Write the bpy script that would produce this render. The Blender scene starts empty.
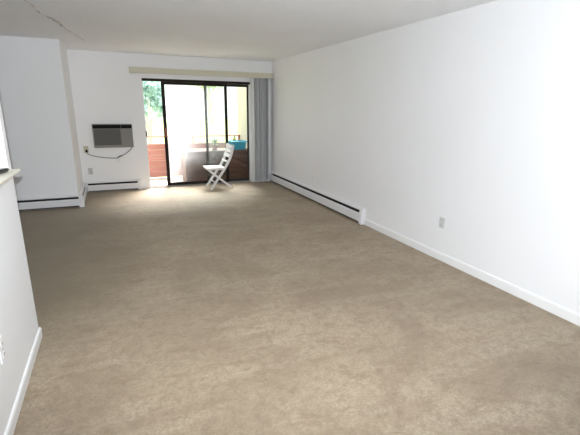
import bpy, bmesh, math, random
from mathutils import Vector, Matrix

# ------------------------------------------------------------------ constants (metres)
H = 2.44            # ceiling height
XR = 3.072          # right wall plane
YB = 8.143          # back wall plane
XL = -0.597         # room side of the half wall / corner chase
YP = 6.985          # front face of the corner chase
YE = 2.940          # far end of the half wall
CAMZ = 1.5473
F_PX = 403.34

scene = bpy.context.scene
col = scene.collection

# ------------------------------------------------------------------ camera
R_ = Vector((0.91939309, -0.39314786, 0.01229281))
U_ = Vector((0.09251537, 0.24651545, 0.96471293))
F_ = Vector((0.38230519, 0.88581312, -0.26301682))
cd = bpy.data.cameras.new('camera'); cam = bpy.data.objects.new('camera', cd); col.objects.link(cam)
cd.sensor_width = 36.0; cd.lens = F_PX / 580 * 36.0; cd.clip_start = 0.05; cd.clip_end = 300
m = Matrix((R_, U_, -F_)).transposed().to_4x4(); m.translation = (0, 0, CAMZ)
cam.matrix_world = m
scene.camera = cam

# ------------------------------------------------------------------ world, sun, flash, exposure
w = bpy.data.worlds.new('sky'); scene.world = w; w.use_nodes = True
bg = w.node_tree.nodes['Background']
bg.inputs[0].default_value = (0.93, 0.97, 1.0, 1); bg.inputs[1].default_value = 1.8

sd = bpy.data.lights.new('sun', 'SUN'); sun = bpy.data.objects.new('sun', sd); col.objects.link(sun)
sd.energy = 22.0; sd.angle = math.radians(38.0); sd.color = (1.0, 0.97, 0.92)
sun.location = (8, 20, 16)
sun.rotation_euler = Vector((-0.36, -0.62, -1.0)).to_track_quat('-Z', 'Y').to_euler()

# the flash of the camera that took the picture: a little above and left of the lens
fd = bpy.data.lights.new('camera_flash', 'SPOT'); flash = bpy.data.objects.new('camera_flash', fd); col.objects.link(flash)
fd.energy = 500.0; fd.spot_size = math.radians(132); fd.spot_blend = 0.65; fd.shadow_soft_size = 0.012; fd.color = (0.90, 0.955, 1.0)
flash.location = cam.location + U_ * 0.085 - R_ * 0.030
flash.rotation_euler = (F_ + 0.36 * U_ + 0.06 * R_).to_track_quat('-Z', 'Y').to_euler()

vs = scene.view_settings
vs.view_transform = 'Standard'; vs.look = 'None'; vs.gamma = 1.0; vs.use_curve_mapping = False
vs.exposure = 0.0
scene.cycles.max_bounces = 16; scene.cycles.diffuse_bounces = 10; scene.cycles.transparent_max_bounces = 16

# ------------------------------------------------------------------ materials
def mat(name, colr, rough=0.6, metal=0.0, spec=0.5, noise=None, bump=None, emit=None):
    """noise=(scale, detail, colour2, amount); bump=(scale, strength, distance)"""
    M = bpy.data.materials.new(name); M.use_nodes = True
    nt = M.node_tree; b = nt.nodes['Principled BSDF']
    b.inputs['Base Color'].default_value = (*colr, 1)
    b.inputs['Roughness'].default_value = rough; b.inputs['Metallic'].default_value = metal
    b.inputs['Specular IOR Level'].default_value = spec
    tc = nt.nodes.new('ShaderNodeTexCoord')
    if noise:
        n = nt.nodes.new('ShaderNodeTexNoise'); n.inputs['Scale'].default_value = noise[0]; n.inputs['Detail'].default_value = noise[1]
        nt.links.new(tc.outputs['Object'], n.inputs['Vector'])
        r = nt.nodes.new('ShaderNodeMapRange'); r.inputs[1].default_value = 0.35; r.inputs[2].default_value = 0.65
        r.inputs[3].default_value = 0; r.inputs[4].default_value = noise[3]
        nt.links.new(n.outputs['Fac'], r.inputs[0])
        mx = nt.nodes.new('ShaderNodeMix'); mx.data_type = 'RGBA'
        mx.inputs[6].default_value = (*colr, 1); mx.inputs[7].default_value = (*noise[2], 1)
        nt.links.new(r.outputs[0], mx.inputs[0]); nt.links.new(mx.outputs[2], b.inputs['Base Color'])
    if bump:
        n = nt.nodes.new('ShaderNodeTexNoise'); n.inputs['Scale'].default_value = bump[0]; n.inputs['Detail'].default_value = 4
        nt.links.new(tc.outputs['Object'], n.inputs['Vector'])
        bp = nt.nodes.new('ShaderNodeBump'); bp.inputs['Strength'].default_value = bump[1]; bp.inputs['Distance'].default_value = bump[2]
        nt.links.new(n.outputs['Fac'], bp.inputs['Height']); nt.links.new(bp.outputs[0], b.inputs['Normal'])
    return M

def wood(name, c1, c2, scale=(3, 30, 30), rough=0.6):
    M = bpy.data.materials.new(name); M.use_nodes = True
    nt = M.node_tree; b = nt.nodes['Principled BSDF']; b.inputs['Roughness'].default_value = rough
    tc = nt.nodes.new('ShaderNodeTexCoord'); mp = nt.nodes.new('ShaderNodeMapping'); mp.inputs['Scale'].default_value = scale
    n = nt.nodes.new('ShaderNodeTexNoise'); n.inputs['Scale'].default_value = 1; n.inputs['Detail'].default_value = 5
    cr = nt.nodes.new('ShaderNodeValToRGB'); cr.color_ramp.elements[0].color = (*c1, 1); cr.color_ramp.elements[1].color = (*c2, 1)
    cr.color_ramp.elements[0].position = 0.3; cr.color_ramp.elements[1].position = 0.7
    nt.links.new(tc.outputs['Object'], mp.inputs[0]); nt.links.new(mp.outputs[0], n.inputs['Vector'])
    nt.links.new(n.outputs['Fac'], cr.inputs[0]); nt.links.new(cr.outputs[0], b.inputs['Base Color'])
    return M

WALL = mat('wall_paint', (0.855, 0.86, 0.88), 0.55, noise=(1.2, 3, (0.83, 0.83, 0.84), 0.5), bump=(60, 0.04, 0.004))
CEIL = mat('ceiling_paint', (0.91, 0.925, 0.955), 0.9, noise=(1.5, 4, (0.875, 0.88, 0.895), 0.6), bump=(45, 0.25, 0.01))
CRACK = mat('seam_compound', (0.40, 0.38, 0.34), 0.9, noise=(4, 4, (0.66, 0.64, 0.60), 1.0))
TRIM = mat('white_trim', (0.84, 0.84, 0.84), 0.35)
HEAT = mat('heater_enamel', (0.80, 0.80, 0.82), 0.35, noise=(4, 3, (0.76, 0.75, 0.75), 0.4))
DARK = mat('dark_gap', (0.015, 0.014, 0.013), 0.8)
FIN = mat('fin_metal', (0.30, 0.29, 0.28), 0.5, metal=0.6)
BRONZE = mat('bronze_aluminium', (0.014, 0.009, 0.007), 0.5, spec=0.15, noise=(9, 3, (0.022, 0.012, 0.009), 0.6))
BRONZE_HAZED = mat('hazed_aluminium', (0.035, 0.033, 0.028), 0.6, spec=0.2)  # bronze greyed in colour to paint the haze over the fixed panel
ALU = mat('sill_aluminium', (0.30, 0.28, 0.26), 0.5, metal=0.2)
BEIGE = mat('valance_plastic', (0.60, 0.575, 0.455), 0.5, noise=(2, 2, (0.57, 0.54, 0.42), 0.4))
VANE = mat('vane_vinyl', (0.64, 0.65, 0.66), 0.5)
VANE_L = mat('vane_vinyl_pale', (0.78, 0.78, 0.79), 0.5)
ACG = mat('ac_case', (0.24, 0.235, 0.215), 0.6, spec=0.2)
ACD = mat('ac_grille', (0.125, 0.122, 0.115), 0.6, spec=0.2)
ACB = mat('ac_black', (0.010, 0.010, 0.010), 0.6, spec=0.1)
CORD = mat('grey_cord', (0.13, 0.125, 0.12), 0.6)
PLATE_B = mat('outlet_beige', (0.55, 0.50, 0.36), 0.4)
PLATE_G = mat('outlet_grey', (0.50, 0.49, 0.47), 0.4)
PLATE_W = mat('outlet_white', (0.62, 0.62, 0.62), 0.35)
LEDGE = mat('ledge_cream', (0.80, 0.76, 0.64), 0.4)
CHAIRM = mat('chair_white_paint', (0.84, 0.84, 0.84), 0.4, noise=(20, 3, (0.78, 0.78, 0.77), 0.4))
BLACKPL = mat('black_plastic', (0.01, 0.01, 0.01), 0.25)
RED = mat('red_rail_paint', (0.42, 0.12, 0.09), 0.5)
PANEL = wood('red_brown_boards', (0.33, 0.135, 0.10), (0.40, 0.18, 0.14), (1.5, 20, 20))
CHEST = wood('dark_brown_wood', (0.065, 0.024, 0.012), (0.16, 0.062, 0.032), (2, 30, 25))
CHEST_LIT = wood('chest_lit_side_wood', (0.20, 0.10, 0.05), (0.32, 0.17, 0.09), (20, 3, 25))  # lighter copy of the chest wood, sunlight on its left side painted in
BLUE = mat('turquoise_plastic', (0.02, 0.42, 0.60), 0.35)
YELLOW = mat('yellow_cloth', (0.70, 0.60, 0.20), 0.9, bump=(20, 0.4, 0.01))
CONC = mat('balcony_concrete', (0.55, 0.53, 0.50), 0.9, noise=(5, 5, (0.45, 0.43, 0.40), 0.6))
SIDING = mat('beige_siding', (0.74, 0.69, 0.56), 0.7, noise=(6, 3, (0.68, 0.62, 0.49), 0.5))
LEAF = mat('plant_leaf', (0.10, 0.22, 0.06), 0.6, noise=(8, 2, (0.16, 0.30, 0.07), 0.8))
TERRA = mat('clay_pot', (0.40, 0.17, 0.09), 0.8)
BARK = mat('tree_bark', (0.80, 0.78, 0.74), 0.9, bump=(15, 0.5, 0.03))
GRASS = mat('lawn', (0.20, 0.27, 0.09), 0.95, noise=(0.5, 5, (0.28, 0.30, 0.13), 0.8))

def tree_leaf(name, c1, c2):
    M = bpy.data.materials.new(name); M.use_nodes = True
    nt = M.node_tree; nt.nodes.remove(nt.nodes['Principled BSDF']); out = nt.nodes['Material Output']
    d = nt.nodes.new('ShaderNodeBsdfDiffuse'); t = nt.nodes.new('ShaderNodeBsdfTranslucent'); mx = nt.nodes.new('ShaderNodeMixShader')
    g = nt.nodes.new('ShaderNodeNewGeometry'); cr = nt.nodes.new('ShaderNodeValToRGB')
    cr.color_ramp.elements[0].color = (*c1, 1); cr.color_ramp.elements[1].color = (*c2, 1)
    nt.links.new(g.outputs['Random Per Island'], cr.inputs[0])
    nt.links.new(cr.outputs[0], d.inputs[0]); nt.links.new(cr.outputs[0], t.inputs[0])
    mx.inputs[0].default_value = 0.5
    nt.links.new(d.outputs[0], mx.inputs[1]); nt.links.new(t.outputs[0], mx.inputs[2]); nt.links.new(mx.outputs[0], out.inputs[0])
    return M
TLEAF1 = tree_leaf('leaf_bluish', (0.40, 0.58, 0.54), (0.62, 0.76, 0.72))
TLEAF2 = tree_leaf('leaf_yellow_green', (0.55, 0.68, 0.30), (0.72, 0.80, 0.45))

def glass_mat(name, dust_haze):
    """thin clear pane with a film of dust and painted-in haze on it"""
    M = bpy.data.materials.new(name); M.use_nodes = True
    nt = M.node_tree; nt.nodes.remove(nt.nodes['Principled BSDF']); out = nt.nodes['Material Output']
    tr = nt.nodes.new('ShaderNodeBsdfTransparent'); tr.inputs[0].default_value = (0.93, 0.95, 0.94, 1)
    gl = nt.nodes.new('ShaderNodeBsdfGlossy'); gl.inputs['Roughness'].default_value = 0.03
    m1 = nt.nodes.new('ShaderNodeMixShader'); m1.inputs[0].default_value = 0.03
    nt.links.new(tr.outputs[0], m1.inputs[1]); nt.links.new(gl.outputs[0], m1.inputs[2])
    du = nt.nodes.new('ShaderNodeBsdfTranslucent'); du.inputs[0].default_value = (0.86, 0.87, 0.90, 1)
    tc = nt.nodes.new('ShaderNodeTexCoord'); mp = nt.nodes.new('ShaderNodeMapping'); mp.inputs['Scale'].default_value = (9, 9, 2.0)
    n = nt.nodes.new('ShaderNodeTexNoise'); n.inputs['Scale'].default_value = 1.0; n.inputs['Detail'].default_value = 5
    nt.links.new(tc.outputs['Object'], mp.inputs[0]); nt.links.new(mp.outputs[0], n.inputs['Vector'])
    r = nt.nodes.new('ShaderNodeMapRange'); r.inputs[1].default_value = 0.3; r.inputs[2].default_value = 0.7
    r.inputs[3].default_value = dust_haze * 0.55; r.inputs[4].default_value = dust_haze * 1.3
    nt.links.new(n.outputs['Fac'], r.inputs[0])
    # haze painted in at the left, thinning where the chest shades the pane
    sx = nt.nodes.new('ShaderNodeSeparateXYZ'); nt.links.new(tc.outputs['Object'], sx.inputs[0])
    ad = nt.nodes.new('ShaderNodeMath'); ad.operation = 'MULTIPLY_ADD'; nt.links.new(n.outputs['Fac'], ad.inputs[0]); ad.inputs[1].default_value = 0.35; nt.links.new(sx.outputs[0], ad.inputs[2])
    r2 = nt.nodes.new('ShaderNodeMapRange'); r2.inputs[1].default_value = 0.85; r2.inputs[2].default_value = 1.15; r2.inputs[3].default_value = 1.0; r2.inputs[4].default_value = 0.34
    nt.links.new(ad.outputs[0], r2.inputs[0])
    ml = nt.nodes.new('ShaderNodeMath'); ml.operation = 'MULTIPLY'; nt.links.new(r.outputs[0], ml.inputs[0]); nt.links.new(r2.outputs[0], ml.inputs[1])
    m2 = nt.nodes.new('ShaderNodeMixShader')
    nt.links.new(ml.outputs[0], m2.inputs[0]); nt.links.new(m1.outputs[0], m2.inputs[1]); nt.links.new(du.outputs[0], m2.inputs[2])
    nt.links.new(m2.outputs[0], out.inputs[0])
    return M
GLASS_D = glass_mat('dusty_hazy_glass', 0.18)
GLASS_C = glass_mat('clear_glass', 0.006)

def carpet_mat():
    M = bpy.data.materials.new('carpet'); M.use_nodes = True
    nt = M.node_tree; b = nt.nodes['Principled BSDF']; b.inputs['Roughness'].default_value = 1.0
    b.inputs['Roughness'].default_value = 0.62; b.inputs['Specular IOR Level'].default_value = 0.9
    b.inputs['Sheen Weight'].default_value = 0.15; b.inputs['Sheen Roughness'].default_value = 0.5; b.inputs['Sheen Tint'].default_value = (0.92, 0.80, 0.62, 1)
    tc = nt.nodes.new('ShaderNodeTexCoord')
    def noise(scale, detail, rough=0.5, stretch=None, dist=0):
        n = nt.nodes.new('ShaderNodeTexNoise'); n.inputs['Scale'].default_value = scale; n.inputs['Detail'].default_value = detail
        n.inputs['Roughness'].default_value = rough; n.inputs['Distortion'].default_value = dist
        if stretch:
            mp = nt.nodes.new('ShaderNodeMapping'); mp.inputs['Scale'].default_value = stretch[0]; mp.inputs['Rotation'].default_value = (0, 0, stretch[1])
            nt.links.new(tc.outputs['Object'], mp.inputs[0]); nt.links.new(mp.outputs[0], n.inputs['Vector'])
        else: nt.links.new(tc.outputs['Object'], n.inputs['Vector'])
        return n.outputs['Fac']
    def ramp(src, lo, hi, a, c):
        r = nt.nodes.new('ShaderNodeMapRange'); r.inputs[1].default_value = lo; r.inputs[2].default_value = hi
        r.inputs[3].default_value = a; r.inputs[4].default_value = c; nt.links.new(src, r.inputs[0]); return r.outputs[0]
    def mixc(fac, A, B):
        x = nt.nodes.new('ShaderNodeMix'); x.data_type = 'RGBA'
        nt.links.new(fac, x.inputs[0])
        for s, v in ((6, A), (7, B)):
            if isinstance(v, tuple): x.inputs[s].default_value = (*v, 1)
            else: nt.links.new(v, x.inputs[s])
        return x.outputs[2]
    pile = noise(60, 8, 0.85)
    tuft = noise(17, 6, 0.8, dist=0.4)
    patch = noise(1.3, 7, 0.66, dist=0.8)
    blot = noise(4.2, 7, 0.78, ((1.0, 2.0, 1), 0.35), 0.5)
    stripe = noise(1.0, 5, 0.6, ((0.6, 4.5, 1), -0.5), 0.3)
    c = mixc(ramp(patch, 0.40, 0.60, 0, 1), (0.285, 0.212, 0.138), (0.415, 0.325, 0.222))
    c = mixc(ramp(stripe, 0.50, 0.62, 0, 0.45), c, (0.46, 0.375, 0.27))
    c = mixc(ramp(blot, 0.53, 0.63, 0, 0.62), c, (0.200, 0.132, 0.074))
    c = mixc(ramp(tuft, 0.47, 0.60, 0, 0.55), c, (0.185, 0.132, 0.080))
    c = mixc(ramp(pile, 0.44, 0.56, 0, 0.60), c, (0.200, 0.148, 0.092))
    # darker zone painted in at the left, where the door's glow misses the floor
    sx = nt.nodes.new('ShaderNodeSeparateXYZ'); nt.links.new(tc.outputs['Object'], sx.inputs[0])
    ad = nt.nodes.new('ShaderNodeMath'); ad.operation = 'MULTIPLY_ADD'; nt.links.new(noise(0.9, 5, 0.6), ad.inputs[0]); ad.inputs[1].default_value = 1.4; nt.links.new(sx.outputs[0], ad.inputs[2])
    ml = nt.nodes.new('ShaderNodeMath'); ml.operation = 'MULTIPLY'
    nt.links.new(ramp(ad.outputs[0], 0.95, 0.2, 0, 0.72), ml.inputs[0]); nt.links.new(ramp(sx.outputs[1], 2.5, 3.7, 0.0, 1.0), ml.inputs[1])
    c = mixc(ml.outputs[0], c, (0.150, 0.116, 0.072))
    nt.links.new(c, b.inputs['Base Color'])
    bp = nt.nodes.new('ShaderNodeBump'); bp.inputs['Strength'].default_value = 0.6; bp.inputs['Distance'].default_value = 0.012
    nt.links.new(pile, bp.inputs['Height']); nt.links.new(bp.outputs[0], b.inputs['Normal'])
    return M
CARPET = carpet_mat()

# ------------------------------------------------------------------ mesh helpers
class MB:
    def __init__(s): s.v = []; s.f = []
    def add(s, vs_, fs):
        o = len(s.v); s.v += [tuple(p) for p in vs_]; s.f += [tuple(o + i for i in q) for q in fs]; return s
    def box(s, x0, x1, y0, y1, z0, z1):
        return s.add([(x, y, z) for z in (z0, z1) for y in (y0, y1) for x in (x0, x1)],
                     [(0, 2, 3, 1), (4, 5, 7, 6), (0, 1, 5, 4), (2, 6, 7, 3), (0, 4, 6, 2), (1, 3, 7, 5)])
    def bbox(s, x0, x1, y0, y1, z0, z1, r=0.004, seg=2):
        bm = bmesh.new(); bmesh.ops.create_cube(bm, size=1)
        for v in bm.verts:
            v.co = Vector(((x0 + x1) / 2 + v.co.x * (x1 - x0), (y0 + y1) / 2 + v.co.y * (y1 - y0), (z0 + z1) / 2 + v.co.z * (z1 - z0)))
        bmesh.ops.bevel(bm, geom=list(bm.edges), offset=r, segments=seg, profile=0.6, affect='EDGES')
        bm.verts.ensure_lookup_table()
        s.add([v.co.copy() for v in bm.verts], [[v.index for v in f.verts] for f in bm.faces]); bm.free(); return s
    def prism(s, prof, fn, t0, t1):
        """closed 2-D profile swept straight from t0 to t1; fn(a, b, t) -> point"""
        n = len(prof); vs_ = [fn(a, b, t) for t in (t0, t1) for a, b in prof]
        fs = [(i, (i + 1) % n, n + (i + 1) % n, n + i) for i in range(n)]
        return s.add(vs_, fs + [tuple(range(n))[::-1], tuple(range(n, 2 * n))])
    def sweep(s, path, side, wa, wb):
        """rectangular bar along a path; side = constant sideways unit vector, wa along side, wb across"""
        path = [Vector(p) for p in path]; side = Vector(side).normalized(); rings = []
        for i, p in enumerate(path):
            t = (path[min(i + 1, len(path) - 1)] - path[max(i - 1, 0)]).normalized(); n = side.cross(t).normalized()
            rings += [p + side * a * wa / 2 + n * b * wb / 2 for a, b in ((-1, -1), (1, -1), (1, 1), (-1, 1))]
        k = len(path); fs = [(4 * i + j, 4 * i + (j + 1) % 4, 4 * i + 4 + (j + 1) % 4, 4 * i + 4 + j) for i in range(k - 1) for j in range(4)]
        return s.add(rings, fs + [(3, 2, 1, 0), tuple(4 * (k - 1) + j for j in range(4))])
    def tube(s, path, r, n=8):
        path = [Vector(p) for p in path]; rings = []; up = Vector((0.31, 0.17, 0.93)).normalized()
        for i, p in enumerate(path):
            rr = r[i] if isinstance(r, (list, tuple)) else r
            t = (path[min(i + 1, len(path) - 1)] - path[max(i - 1, 0)]).normalized()
            a = t.cross(up)
            if a.length < 1e-3: a = t.cross(Vector((1, 0, 0)))
            a.normalize(); b = t.cross(a)
            rings += [p + (a * math.cos(2 * math.pi * j / n) + b * math.sin(2 * math.pi * j / n)) * rr for j in range(n)]
        k = len(path); fs = [(n * i + j, n * i + (j + 1) % n, n * i + n + (j + 1) % n, n * i + n + j) for i in range(k - 1) for j in range(n)]
        return s.add(rings, fs + [tuple(range(n))[::-1], tuple(n * (k - 1) + j for j in range(n))])
    def lathe(s, prof, c, n=24, sx=1, sy=1):
        vs_ = [(c[0] + r * sx * math.cos(2 * math.pi * j / n), c[1] + r * sy * math.sin(2 * math.pi * j / n), c[2] + z) for r, z in prof for j in range(n)]
        k = len(prof)
        return s.add(vs_, [(n * i + j, n * i + (j + 1) % n, n * i + n + (j + 1) % n, n * i + n + j) for i in range(k - 1) for j in range(n)])
    def build(s, name, material, parent=None, smooth=False, origin=None):
        off = Vector(parent.matrix_world.translation) if parent else Vector(origin or (0, 0, 0))
        me = bpy.data.meshes.new(name); me.from_pydata([Vector(p) - off for p in s.v], [], s.f); me.update()
        bm = bmesh.new(); bm.from_mesh(me); bmesh.ops.recalc_face_normals(bm, faces=bm.faces); bm.to_mesh(me); bm.free()
        if smooth:
            for p in me.polygons: p.use_smooth = True
        me.materials.append(material)
        o = bpy.data.objects.new(name, me); col.objects.link(o)
        if parent: o.parent = parent
        else:
            o.location = off
            o.matrix_world = Matrix.Translation(off)
        if parent: o.matrix_world = Matrix.Translation(off)
        return o

def tag(o, label=None, cat=None, group=None, kind=None):
    for k, v in (('label', label), ('category', cat), ('group', group), ('kind', kind)):
        if v: o[k] = v
    return o
def empty(name, loc, label=None, cat=None, group=None, kind=None):
    o = bpy.data.objects.new(name, None); col.objects.link(o); o.location = loc; o.empty_display_size = 0.1
    o.matrix_world = Matrix.Translation(Vector(loc))
    return tag(o, label, cat, group, kind)
def struct(name, mb, material, label, cat):
    return tag(mb.build(name, material), label, cat, kind='structure')
def part_of(o, src, parent, off):
    c = o.copy(); col.objects.link(c); c.parent = parent; c.location = off; return c

# ------------------------------------------------------------------ room shell
XW = -3.40; YN = -1.60; T = 0.14
DX0, DX1, DZ = 0.552, 2.612, 2.03          # patio door opening
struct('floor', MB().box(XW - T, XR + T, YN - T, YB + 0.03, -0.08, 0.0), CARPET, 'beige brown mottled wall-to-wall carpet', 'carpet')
ceiling = struct('ceiling', MB().box(XW - T, XR + T, YN - T, YB + 0.15, H, H + 0.10), CEIL, 'off-white textured ceiling with a crooked seam at the left', 'ceiling')
struct('wall_right', MB().box(XR, XR + T, YN, YB + 0.15, 0, H), WALL, 'long plain white wall on the right', 'wall')
struct('wall_back', MB().box(XL, DX0, YB, YB + 0.15, 0, H).box(DX1, XR, YB, YB + 0.15, 0, H).box(DX0, DX1, YB, YB + 0.15, DZ, H), WALL, 'white end wall around the sliding patio door', 'wall')
struct('wall_corner', MB().box(XW, XL, YP, YB + 0.15, 0, H), WALL, 'white boxed-out wall left of the air conditioner', 'wall')
struct('wall_left', MB().box(XW - T, XW, YN, YB + 0.15, 0, H), WALL, 'white wall of the side area out of view at left', 'wall')
struct('wall_front', MB().box(XW, XR, YN - T, YN, 0, H), WALL, 'white wall behind the viewer', 'wall')
# half wall with a serving opening above it
LZ = 1.163
struct('wall_partition', MB().box(XL - 0.12, XL, YN, YE, 0, LZ - 0.0145).box(XL - 0.12, XL, 2.86, YE, LZ, H).box(XL - 0.12, XL, YN, 2.86, 2.10, H),
       WALL, 'near white half wall with post at the left edge', 'wall')
# crooked ceiling seam
random.seed(4)
pts = [(-0.64, 4.35), (-0.61, 4.60), (-0.585, 4.9), (-0.57, 5.13), (-0.52, 5.32), (-0.465, 5.53), (-0.45, 5.75), (-0.42, 5.98), (-0.37, 6.3), (-0.31, 6.65), (-0.255, 6.98)]
fine = []
for i in range(len(pts) - 1):
    for k in range(4):
        t = k / 4; fine.append((pts[i][0] * (1 - t) + pts[i + 1][0] * t + random.uniform(-.008, .008), pts[i][1] * (1 - t) + pts[i + 1][1] * t))
mb = MB(); n = len(fine); vv = []
for i, (x, y) in enumerate(fine):
    wd = 0.007 + 0.004 * math.sin(i * 1.3) + (0.012 if 16 <= i <= 24 else 0)
    vv += [(x - wd, y, H), (x, y, H - 0.006), (x + wd, y, H)]
ff = []
for i in range(n - 1):
    a = 3 * i; ff += [(a, a + 1, a + 4, a + 3), (a + 1, a + 2, a + 5, a + 4)]
mb.add(vv, ff); sm = mb.build('ceiling_seam', CRACK, ceiling); sm['label'] = 'crooked peeling seam in the ceiling'

# ledge on the half wall
lg = empty('serving_ledge', (-0.66, 1.0, LZ - 0.022), 'narrow cream ledge on top of the half wall', 'ledge')
MB().bbox(XL - 0.20, -0.552, YN + 0.02, 2.858, LZ - 0.014, LZ, 0.003).bbox(XL + 0.0005, -0.552, 2.8575, YE, LZ - 0.014, LZ, 0.003).build('ledge_board', LEDGE, lg)
gd = empty('remote_control', (-0.625, 2.72, LZ), 'small black rounded gadget lying on the cream ledge', 'gadget')
bm = bmesh.new(); bmesh.ops.create_uvsphere(bm, u_segments=24, v_segments=12, radius=1)
rot = Matrix.Rotation(math.radians(-14), 3, 'Z'); mb = MB()
for v in bm.verts:
    c = v.co; q = Vector((math.copysign(abs(c.x) ** 0.7, c.x) * 0.024, math.copysign(abs(c.y) ** 0.6, c.y) * 0.10, math.copysign(abs(c.z) ** 0.8, c.z) * 0.014))
    v.co = rot @ q + Vector((-0.622, 2.735, LZ + 0.014))
bm.verts.ensure_lookup_table(); mb.add([v.co.copy() for v in bm.verts], [[v.index for v in f.verts] for f in bm.faces]); bm.free()
mb.build('body', BLACKPL, gd, smooth=True)
MB().lathe([(0, .002), (.006, .002), (.007, 0)], (-0.620, 2.70, LZ + 0.0275), 12).build('button', CORD, gd)

# skirting boards
def skirting(name, prof, fn, a, b, label):
    return struct(name, MB().prism(prof, fn, a, b), TRIM, label, 'skirting board')
PRO = [(0, 0), (0.013, 0), (0.013, 0.072), (0.008, 0.084), (0, 0.086)]
skirting('baseboard_right', PRO, lambda a, b, t: (XR - a, t, b), YN, 4.50, 'white skirting board along the right wall')
skirting('baseboard_left', [(a, b * 0.80) for a, b in PRO], lambda a, b, t: (XL + a, t, b), YN, YE + 0.012, 'white skirting board along the near half wall')

# ------------------------------------------------------------------ baseboard heaters
def heater(name, fn, t0, t1, label, caps=(True, True), loc=None, root=None, zs=1.0):
    """fn(out, z, t) -> world point; out = distance from the wall"""
    fn0 = fn; fn = lambda o, z, t: fn0(o, z * zs, t)
    sg = 1 if t1 > t0 else -1
    r = root or empty(name, loc or fn(0, 0, t0), label, 'heater', 'white baseboard heaters')
    MB().prism([(0.001, 0.01), (0.006, 0.01), (0.006, 0.175), (0.001, 0.175)], fn, t0, t1).build('back_plate', HEAT, r)
    MB().prism([(0.001, 0.176), (0.030, 0.176), (0.040, 0.170), (0.043, 0.164), (0.046, 0.168), (0.041, 0.180), (0.030, 0.187), (0.001, 0.190)], fn, t0, t1).build('top_cover', HEAT, r)
    MB().prism([(0.056, 0.028), (0.061, 0.030), (0.063, 0.120), (0.059, 0.131), (0.052, 0.134), (0.051, 0.130), (0.057, 0.118)], fn, t0, t1).build('front_panel', HEAT, r)
    MB().prism([(0.008, 0.012), (0.046, 0.012), (0.046, 0.022), (0.008, 0.022)], fn, t0, t1).build('gap_shade_strip', DARK, r)  # dark strip standing in for the shade under the front panel
    MB().prism([(0.007, 0.024), (0.009, 0.024), (0.009, 0.170), (0.007, 0.170)], fn, t0, t1).build('slot_shade_sheet', DARK, r)  # near-black sheet painting the shade inside the slot
    # element: pipe and fins
    e = MB().tube([fn(0.030, 0.085, t0 + sg * .01), fn(0.030, 0.085, t1 - sg * .01)], 0.011, 8).build('heating_pipe', FIN, r)
    mf = MB(); k = int(abs(t1 - t0) / 0.03)
    for i in range(1, k):
        t = t0 + sg * i * 0.03
        mf.prism([(0.011, 0.05), (0.049, 0.05), (0.049, 0.112), (0.011, 0.112)], fn, t, t + sg * 0.002)
    f = mf.build('fins', FIN, e); f['kind'] = 'stuff'
    cp = [(0.0, 0.0), (0.060, 0.0), (0.067, 0.008), (0.068, 0.125), (0.062, 0.150), (0.048, 0.182), (0.032, 0.194), (0.0, 0.196)]
    for on, t, s2 in ((caps[0], t0, 1), (caps[1], t1, -1)):
        if on: MB().prism(cp, fn, t - sg * s2 * 0.004, t + sg * s2 * 0.05).build('end_cap', HEAT, r)
    return r
heater('baseboard_heater', lambda o, z, t: (XR - o, t, z), YB - 0.001, 4.52, 'long baseboard heater at the foot of the right wall', (False, True), zs=1.16)
heater('baseboard_heater', lambda o, z, t: (t, YB - o, z), XL + 0.075, 0.385, 'baseboard heater under the air conditioner', (False, True))
hc = heater('baseboard_heater', lambda o, z, t: (t, YP - o, z), -2.6, XL + 0.012, 'baseboard heater wrapping around the boxed-out corner at left', (True, False))
heater('baseboard_heater', lambda o, z, t: (XL + o, t, z), YP - 0.012, YB - 0.07, None, (False, False), root=hc)
MB().prism([(0.0, 0.0), (0.067, 0.0), (0.068, 0.125), (0.062, 0.150), (0.048, 0.182), (0.032, 0.194), (0.0, 0.196)], lambda a, b, t: (XL + a, t, b), YP - 0.066, YP + 0.03).build('corner_cap', HEAT, hc)

# ------------------------------------------------------------------ sliding patio door
dr = empty('door_1', (DX0, YB, 0), 'bronze aluminium sliding patio door, left part slid open', 'sliding door', kind='structure')
Y0, Y1 = YB + 0.02, YB + 0.125
MB().box(DX0, DX1, Y0 - 0.012, Y1, DZ - 0.045, DZ - 0.001).build('head_track', BRONZE, dr)
MB().box(DX0, DX0 + 0.012, Y0, Y1, 0.02, DZ - 0.045).build('jamb', TRIM, dr)
MB().box(DX1 - 0.020, DX1, Y0, Y1, 0.02, DZ - 0.045).build('jamb', TRIM, dr)
MB().box(DX0, DX1, Y0 - 0.015, Y1, 0.001, 0.016).box(DX0, DX1, Y0 + 0.028, Y0 + 0.032, 0.016, 0.026).box(DX0, DX1, Y0 + 0.078, Y0 + 0.082, 0.016, 0.026).build('threshold', ALU, dr)
lk = MB().bbox(DX0 + 0.001, DX0 + 0.022, YB - 0.004, YB + 0.030, 0.985, 1.09, 0.004).build('latch_keeper', BLACKPL, dr)
def door_panel(x0, x1, y, th, gm, sl, sr, rail, fm, name, label):
    z0, z1 = 0.028, DZ - 0.047
    p = MB().box(x0 + sl, x1 - sr, y + th * 0.4, y + th * 0.6, z0 + rail, z1 - 0.05).build('pane', gm, dr)
    MB().bbox(x0, x0 + sl, y, y + th, z0, z1, 0.003).build('stile', fm, dr)
    MB().bbox(x1 - sr, x1, y, y + th, z0, z1, 0.003).build('stile', fm, dr)
    MB().bbox(x0 + sl, x1 - sr, y + .002, y + th - .002, z0, z0 + rail, 0.003).build('bottom_rail', fm, dr)
    MB().bbox(x0 + sl, x1 - sr, y + .002, y + th - .002, z1 - 0.05, z1, 0.003).build('top_rail', fm, dr)
door_panel(0.885, 2.135, Y0 + 0.012, 0.034, GLASS_D, 0.062, 0.052, 0.055, BRONZE, 'sliding_panel', '')
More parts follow.
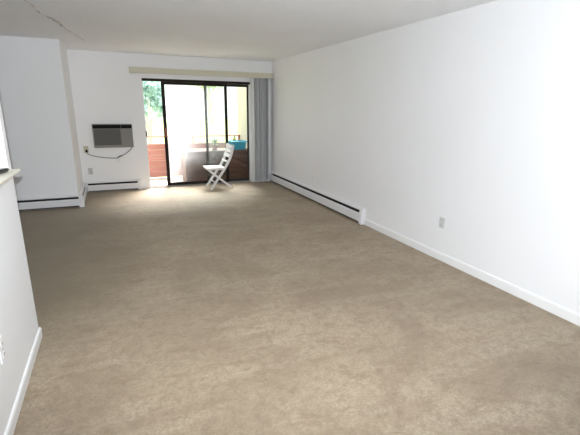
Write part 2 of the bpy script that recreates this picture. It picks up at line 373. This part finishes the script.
door_panel(1.695, DX1 - 0.02, Y0 + 0.064, 0.034, GLASS_C, 0.045, 0.03, 0.055, BRONZE_HAZED, 'fixed_panel', '')
hd = MB().tube([(0.915, Y0 + 0.012, 0.98), (0.915, Y0 - 0.018, 0.985), (0.915, Y0 - 0.020, 1.06), (0.915, Y0 - 0.018, 1.135), (0.915, Y0 + 0.012, 1.14)], 0.009, 8).build('door_handle', RED, dr)

# ------------------------------------------------------------------ vertical blinds
vb = empty('vertical_blind', (1.71, YB, 0), 'grey vertical blinds drawn to the right below a beige valance', 'blinds')
VX0, VX1, VY = 0.352, XR - 0.012, YB - 0.105
vl = MB().bbox(VX0, VX1, VY, VY + 0.008, 2.105, 2.205, 0.003).build('valance', BEIGE, vb)
MB().box(VX0, VX0 + 0.006, VY + 0.0085, YB - 0.001, 2.105, 2.205).build('valance_return', BEIGE, vl)
MB().box(VX0, VX1, VY + 0.0085, YB - 0.001, 2.197, 2.203).build('valance_top', BEIGE, vl)
MB().box(VX0 + 0.02, VX1 - 0.01, YB - 0.075, YB - 0.040, 2.120, 2.165).build('head_rail', TRIM, vb)
vx = []
for i in range(14): vx.append((2.632 + i * 0.0195, (52, 66, 74, 60, 78)[i % 5]))
vx += [(2.918, 96), (2.940, 100), (2.962, 98), (3.036, 88), (3.052, 84)]
for i, (x, a) in enumerate(vx):
    a = math.radians(a); hw = 0.041; mbv = MB(); N = 5; vs_ = []
    for z in (0.03, 2.118):
        for k in range(N):
            s_ = -1 + 2 * k / (N - 1); bow = 0.006 * (1 - s_ * s_)
            for th_ in (0, 0.0014):
                lx = s_ * hw; ly = bow + th_
                vs_.append((x + lx * math.cos(a) + ly * math.sin(a), YB - 0.058 - lx * math.sin(a) * 0.92 + ly * math.cos(a), z))
    fs = []
    for k in range(N - 1):
        for q in (0, 1):
            b0 = 2 * k + q; fs.append((b0, b0 + 2, 2 * N + b0 + 2, 2 * N + b0))
    mbv.add(vs_, fs)
    mbv.build('vane', VANE_L if i in (17, 18) else VANE, vb, smooth=True)
MB().tube([(2.585, VY + 0.03, 2.12), (2.583, VY + 0.03, 1.7), (2.586, VY + 0.03, 1.32)], 0.0045, 8).build('wand', VANE, vb)

# ------------------------------------------------------------------ air conditioner
ac = empty('air_conditioner', (-0.015, YB, 0.80), 'grey through-wall air conditioner with black strip and hanging cord', 'air conditioner')
ax0, ax1, az0, az1, ay = -0.345, 0.318, 0.803, 1.222, YB - 0.075
MB().bbox(ax0, ax1, ay + 0.012, YB - 0.001, az0, az1, 0.008).build('case', ACG, ac)
fr = MB().box(ax0 + .004, ax1 - .004, ay, ay + 0.012, az1 - 0.012, az1 - .003).box(ax0 + .004, ax1 - .004, ay, ay + 0.012, az1 - 0.088, az1 - 0.078).box(ax0 + .004, ax0 + .020, ay, ay + 0.012, az0 + .004, az1 - 0.088).box(ax1 - .018, ax1 - .004, ay, ay + 0.012, az0 + .004, az1 - 0.088).box(ax0 + .02, ax1 - .018, ay, ay + 0.012, az0 + .004, az0 + 0.048).box(0.115, 0.135, ay, ay + .012, az0 + .048, az1 - .088)
fr.build('front_bezel', ACG, ac)
tv = MB().box(ax0 + .006, 0.125, ay + 0.008, ay + 0.012, az1 - 0.078, az1 - 0.012).build('air_outlet', ACB, ac)
for k in range(5): MB().box(ax0 + .006, 0.125, ay + 0.002, ay + 0.008, az1 - 0.072 + k * .013, az1 - 0.069 + k * .013).build('louver', ACB, tv)
MB().bbox(0.13, ax1 - .006, ay + .002, ay + 0.0118, az1 - 0.076, az1 - 0.014, .002).build('display_strip', ACB, ac)
g = MB().box(ax0 + .02, 0.115, ay + .009, ay + .012, az0 + .048, az1 - .088).build('intake_grille', ACD, ac)
for k in range(15):
    z = az0 + .054 + k * 0.0183; MB().box(ax0 + .02, 0.115, ay + .003, ay + .009, z, z + .008).build('slat', ACD, g)
cp = MB().box(0.135, ax1 - .018, ay + .004, ay + .012, az0 + .048, az1 - .088).build('control_panel', ACG, ac)
for k, (kx, kz) in enumerate(((0.19, 0.98), (0.25, 0.98), (0.22, 0.91))):
    MB().tube([(kx, ay + .004, kz), (kx, ay - .008, kz)], 0.016, 16).build('knob', ACG, cp)
cpts = [(0.290, YB - 0.02, 0.803), (0.27, YB - 0.012, 0.765), (0.20, YB - 0.008, 0.705), (0.12, YB - 0.008, 0.655), (0.05, YB - 0.010, 0.622), (0.01, YB - 0.012, 0.610), (-0.08, YB - 0.008, 0.608), (-0.2, YB - 0.008, 0.622), (-0.32, YB - 0.008, 0.645), (-0.42, YB - 0.010, 0.675), (-0.468, YB - 0.02, 0.705), (-0.478, YB - 0.025, 0.735)]
cpp = []
for i in range(len(cpts) - 1):
    P0, P1, P2, P3 = [Vector(cpts[max(0, min(len(cpts) - 1, i + k))]) for k in (-1, 0, 1, 2)]
    for k in range(5):
        t = k / 5; cpp.append(0.5 * ((2 * P1) + (P2 - P0) * t + (2 * P0 - 5 * P1 + 4 * P2 - P3) * t * t + (3 * P1 - P0 - 3 * P2 + P3) * t ** 3))
cpp.append(Vector(cpts[-1]))
cord = MB().tube(cpp, 0.0065, 8).build('power_cord', CORD, ac, smooth=True)
MB().tube([(0.11, YB - .010, .648), (0.07, YB - .016, .640), (0.03, YB - .018, .618), (0.02, YB - .016, .60)], [.008, .013, .012, .006], 8).build('cord_bundle', CORD, cord, smooth=True)
MB().tube([(0.03 + .025 * math.cos(t), YB - .015, .575 + .04 * math.sin(t)) for t in [k * math.pi / 8 for k in range(16)]], 0.005, 6).build('cord_loop', VANE, cord, smooth=True)
MB().bbox(-0.496, -0.460, YB - .034, YB - .009, 0.728, 0.772, .006).build('plug', ACB, cord)

# ------------------------------------------------------------------ outlets
def outlet(c, ax, material, label, slots=True, w_=0.07, h_=0.115, group='wall outlets'):
    """ax: outward normal"""
    n_ = Vector(ax); s_ = Vector((0, 0, 1)).cross(n_).normalized(); c = Vector(c)
    r = empty('wall_outlet', c, label, 'outlet')
    def bx(a0, a1, z0, z1, d0, d1, name, mt, par, bev=.0015):
        ps = [c + s_ * a + n_ * d + Vector((0, 0, z)) for a in (a0, a1) for z in (z0, z1) for d in (d0, d1)]
        x = [p.x for p in ps]; y = [p.y for p in ps]; z = [p.z for p in ps]
        return MB().bbox(min(x), max(x), min(y), max(y), min(z), max(z), bev).build(name, mt, par)
    bx(-w_ / 2, w_ / 2, -h_ / 2, h_ / 2, .0005, .007, 'cover_plate', material, r)
    if slots:
        for z in (-0.028, 0.028):
            so = bx(-.017, .017, z - .015, z + .015, .0068, .0095, 'socket', material, r)
            for a in (-.007, .005): bx(a, a + .003, z - .005, z + .006, .0094, .0099, 'slot', ACB, so, .0004)
    bx(-.003, .003, -.003, .003, .0068, .0088, 'screw', FIN, r, .0008)
    return r
outlet((-0.484, YB, 0.778), (0, -1, 0), PLATE_B, 'yellowed outlet with the air conditioner plug in it', w_=.08, h_=.12)
outlet((-0.455, YB, 0.385), (0, -1, 0), PLATE_G, 'small grey blank plate low on the wall above the heater', slots=False)
outlet((XR, 3.10, 0.405), (-1, 0, 0), PLATE_W, 'white outlet low on the near stretch of the right wall')
outlet((XR, 6.14, 0.386), (-1, 0, 0), TRIM, 'faint white outlet above the right wall heater')
outlet((XL, 2.115, 0.405), (1, 0, 0), TRIM, 'white outlet cut by the left edge on the half wall', w_=.075, h_=.12)

# ------------------------------------------------------------------ folding chair
ch = empty('folding_chair', (1.83, 7.81, 0), 'white slatted folding chair in front of the patio door', 'chair')
post = [(1.622, 0.0), (1.70, 0.113), (1.78, 0.225), (1.86, 0.335), (1.915, 0.415), (1.965, 0.50), (2.010, 0.59), (2.045, 0.68), (2.066, 0.76), (2.078, 0.845)]
YC0, YC1 = 7.595, 8.015
for y in (YC0 + .012, YC1 - .012):
    MB().sweep([(x, y, z) for x, z in post], (0, 1, 0), 0.022, 0.042).build('back_post', CHAIRM, ch)
for y in (YC0 + .040, YC1 - .040):
    MB().sweep([(1.585, y, 0.395), (1.75, y, 0.252), (1.90, y, 0.126), (2.062, y, 0.004)], (0, 1, 0), 0.022, 0.038).build('leg', CHAIRM, ch)
for y in (YC0 + .065, YC1 - .065):
    MB().bbox(1.570, 1.905, y - .010, y + .010, 0.370, 0.398, .002).build('seat_rail', CHAIRM, ch)
for k in range(6):
    x = 1.560 + k * 0.060; MB().bbox(x, x + 0.054, YC0 + 0.026, YC1 - 0.026, 0.400, 0.416, .004).build('seat_slat', CHAIRM, ch)
def post_x(z):
    for (x0, z0), (x1, z1) in zip(post, post[1:]):
        if z0 <= z <= z1: return x0 + (x1 - x0) * (z - z0) / (z1 - z0)
for z0, z1 in ((0.772, 0.838), (0.690, 0.756), (0.606, 0.672), (0.515, 0.548)):
    MB().sweep([(post_x(z) - 0.026, (YC0 + YC1) / 2, z) for z in (z0, (z0 + z1) / 2, z1)], (0, 1, 0), YC1 - YC0 - 0.002, 0.012).build('back_slat', CHAIRM, ch)
MB().tube([(1.712, YC0 + .024, 0.130), (1.712, YC1 - .024, 0.130)], 0.011, 10).build('stretcher', CHAIRM, ch)
MB().tube([(1.985, YC0 + .052, 0.062), (1.985, YC1 - .052, 0.062)], 0.011, 10).build('stretcher', CHAIRM, ch)
MB().tube([(1.822, YC0 - .004, 0.192 + .09), (1.822, YC1 + .004, 0.192 + .09)], 0.006, 8).build('pivot_rod', FIN, ch)

# ------------------------------------------------------------------ balcony
BY0, BY1, BX0, BX1 = YB + 0.15, 9.45, -1.6, 2.76
struct('balcony_floor', MB().box(BX0, BX1, BY0, BY1, -0.20, -0.01), CONC, 'pale concrete balcony floor beyond the patio door', 'balcony floor')
wb = struct('wall_balcony', MB().box(BX1, BX1 + 0.15, BY0, BY1 + 0.15, -0.2, 2.36), SIDING, 'beige clapboard side wall of the balcony', 'wall')
me0 = None
for k in range(22):
    z = -0.02 + k * 0.108
    if me0 is None:
        o = MB().prism([(0, 0), (0.020, 0), (0.006, 0.116), (0, 0.116)], lambda a, b, t: (BX1 - a, t, b + z), BY0 + .002, BY1 + 0.15).build('clapboard', SIDING, wb); me0 = o
    else:
        c = me0.copy(); col.objects.link(c); c.parent = wb; c.location = (0, 0, z + 0.02)
rl = empty('balcony_railing', (0.55, 9.38, -0.01), 'red-brown boarded balcony railing with a thin red rail', 'railing')
YR = 9.375
for i in range(6):
    z = 0.012 + i * 0.122
    MB().bbox(BX0, BX1 - 0.022, YR, YR + 0.025, z, z + 0.118, .003).build('board', PANEL, rl)
for x in (-1.55, -0.5, 0.45, 1.62, 2.70):
    MB().box(x, x + 0.035, YR + 0.0255, YR + 0.060, -0.008, 0.885).build('post', RED, rl)
MB().bbox(BX0, BX1 - 0.022, YR + 0.004, YR + 0.064, 0.886, 0.908, .004).build('top_rail', RED, rl)

# deck box against the glass
dk = empty('deck_box', (2.0, 8.62, -0.01), 'dark brown wooden chest standing on the balcony behind the glass', 'chest')
kx0, kx1, ky0, ky1 = 1.285, 2.665, 8.335, 8.86
for i in range(5):
    z = 0.035 + i * 0.116; MB().bbox(kx0 + .03, kx1 - .03, ky0 + .006, ky0 + .022, z, z + 0.113, .003).build('front_plank', CHEST, dk)
    MB().bbox(kx0 + .030, kx1 - .03, ky1 - .022, ky1 - .006, z, z + 0.113, .003).build('back_plank', CHEST, dk)
    for xa in (kx0 + .006, kx1 - .022): MB().bbox(xa, xa + .016, ky0 + .03, ky1 - .03, z, z + .113, .003).build('side_plank', CHEST_LIT if xa < 2 else CHEST, dk)
for xa in (kx0, kx1 - .04):
    for ya in (ky0, ky1 - .04): MB().bbox(xa, xa + .04, ya, ya + .04, -0.009, 0.62, .003).build('corner_post', CHEST, dk)
ld = MB().bbox(kx0 - .015, kx1 + .012, ky0 - .008, ky1 + .012, 0.622, 0.645, .006).build('lid', CHEST, dk)
for k in range(4):
    ya = ky0 - .006 + k * .136; MB().bbox(kx0 - .013, kx1 + .010, ya, ya + .131, 0.6455, 0.664, .004).build('lid_plank', CHEST, ld)

# turquoise tub
tb = empty('plastic_tub', (2.43, 8.56, 0.664), 'turquoise plastic tub on the right end of the wooden chest', 'tub')
def rr_ring(hx, hy, r, z, n=6):
    o = []
    for cx, cy, a0 in ((1, 1, 0), (-1, 1, 90), (-1, -1, 180), (1, -1, 270)):
        for k in range(n + 1):
            a = math.radians(a0 + 90 * k / n); o.append((2.43 + cx * (hx - r) + r * math.cos(a), 8.56 + cy * (hy - r) + r * math.sin(a), 0.664 + z))
    return o
def loft(rings, close=True):
    mb = MB(); n = len(rings[0]); mb.add([p for r in rings for p in r], [(n * i + j, n * i + (j + 1) % n, n * i + n + (j + 1) % n, n * i + n + j) for i in range(len(rings) - 1) for j in range(n)])
    mb.f.append(tuple(range(n))[::-1])
    if close: mb.f.append(tuple(range(n * (len(rings) - 1), n * len(rings))))
    return mb
loft([rr_ring(.150, .120, .04, .001), rr_ring(.178, .142, .05, .165), rr_ring(.174, .138, .048, .166), rr_ring(.147, .117, .038, .008)]).build('tub_body', BLUE, tb, smooth=False)
loft([rr_ring(.179, .143, .05, .160), rr_ring(.192, .156, .055, .158), rr_ring(.193, .157, .056, .174), rr_ring(.179, .143, .05, .178), rr_ring(.176, .140, .05, .168)], False).build('rim', BLUE, tb)
for s in (-1, 1): MB().tube([(2.43 + s * .19, 8.51, .838), (2.43 + s * .205, 8.52, .825), (2.43 + s * .207, 8.60, .825), (2.43 + s * .19, 8.61, .838)], .008, 8).build('handle', BLUE, tb)
yb = empty('bottle', (2.43, 8.775, 0.664), 'small yellow bottle standing behind the turquoise tub', 'bottle')
MB().lathe([(0, .001), (.036, .001), (.040, .010), (.040, .185), (.030, .220), (.015, .240), (.014, .262), (0, .262)], (2.43, 8.775, .664), 20).build('bottle_body', YELLOW, yb, smooth=True)
MB().lathe([(.0145, .250), (.020, .252), (.020, .285), (.017, .290), (0, .290)], (2.43, 8.775, .664), 16).build('cap', PLATE_B, yb)

# potted plant on the chest
pp = empty('potted_plant', (1.93, 8.52, 0.664), 'small leafy potted plant on the wooden chest behind the chair', 'plant')
MB().lathe([(0, 0.001), (.045, .001), (.062, .10), (.067, .10), (.067, .115), (.058, .115), (.055, .095), (0, .095)], (1.93, 8.52, .664), 20).build('pot', TERRA, pp)
random.seed(3)
for k in range(16):
    a = k * 2.4; ln = random.uniform(.10, .19); up = random.uniform(.02, .13); c = Vector((1.93, 8.52, .764)); d = Vector((math.cos(a), math.sin(a), 0)); sd_ = Vector((-d.y, d.x, 0))
    vs_ = []; fs = []
    for i in range(6):
        t = i / 5; q = c + d * ln * t + Vector((0, 0, up * math.sin(t * 2.2) * 1.3 - .02 * t)); wd = .022 * math.sin(math.pi * min(1, .08 + t * .92)) + .001
        vs_ += [q - sd_ * wd, q + Vector((0, 0, -.004)), q + sd_ * wd]
    for i in range(5): fs += [(3 * i, 3 * i + 1, 3 * i + 4, 3 * i + 3), (3 * i + 1, 3 * i + 2, 3 * i + 5, 3 * i + 4)]
    MB().add(vs_, fs).build('leaf', LEAF, pp, smooth=True)

# ------------------------------------------------------------------ outdoors
tag(MB().box(-60, 90, 9.9, 160, -3.2, -3.0).build('lawn', GRASS), 'sunlit ground beyond the balcony', 'lawn', kind='structure')
def tree(x, y, base, hgt, crown, material, label, seed, nl=2600, leaf=0.16):
    rnd = random.Random(seed); r = empty('tree', (x, y, base), label, 'tree', 'trees beyond the balcony')
    cz = base + hgt
    MB().tube([(x, y, base), (x + .1, y, base + hgt * .35), (x - .05, y + .1, base + hgt * .7), (x + .05, y, cz)], [.13, .10, .07, .03], 10).build('trunk', BARK, r, smooth=True)
    blobs = []
    for k in range(9):
        a = k * 2.4; rr = crown * rnd.uniform(.25, .75); e = Vector((x + rr * math.cos(a), y + rr * math.sin(a), cz + crown * rnd.uniform(-.6, .5))); blobs.append((e, crown * rnd.uniform(.28, .45)))
        if k < 6: MB().tube([(x, y, base + hgt * (.55 + .05 * k)), ((x + e.x) / 2, (y + e.y) / 2, (base + hgt * .7 + e.z) / 2 + .1), tuple(e)], [.04, .03, .012], 6).build('branch', BARK, r, smooth=True)
    mb = MB()
    for k in range(nl):
        c, rad = blobs[k % len(blobs)]
        d = Vector((rnd.gauss(0, 1), rnd.gauss(0, 1), rnd.gauss(0, 1))).normalized() * rad * rnd.random() ** .5
        p = c + d; u = Vector((rnd.gauss(0, 1), rnd.gauss(0, 1), rnd.gauss(0, 1))).normalized(); v = u.orthogonal().normalized(); s = leaf * rnd.uniform(.6, 1.2)
        mb.add([p - u * s, p + v * s * .45, p + u * s, p - v * s * .45], [(0, 1, 2, 3)])
    f = mb.build('foliage', material, r); f['kind'] = 'stuff'
tree(1.3, 17.0, -3.0, 4.9, 1.0, TLEAF1, 'bluish green tree seen through the open part of the door', 1, 1300)
tree(4.6, 21.0, -3.0, 6.4, 1.6, TLEAF2, 'yellow-green tree showing at the top of the glass door', 2)
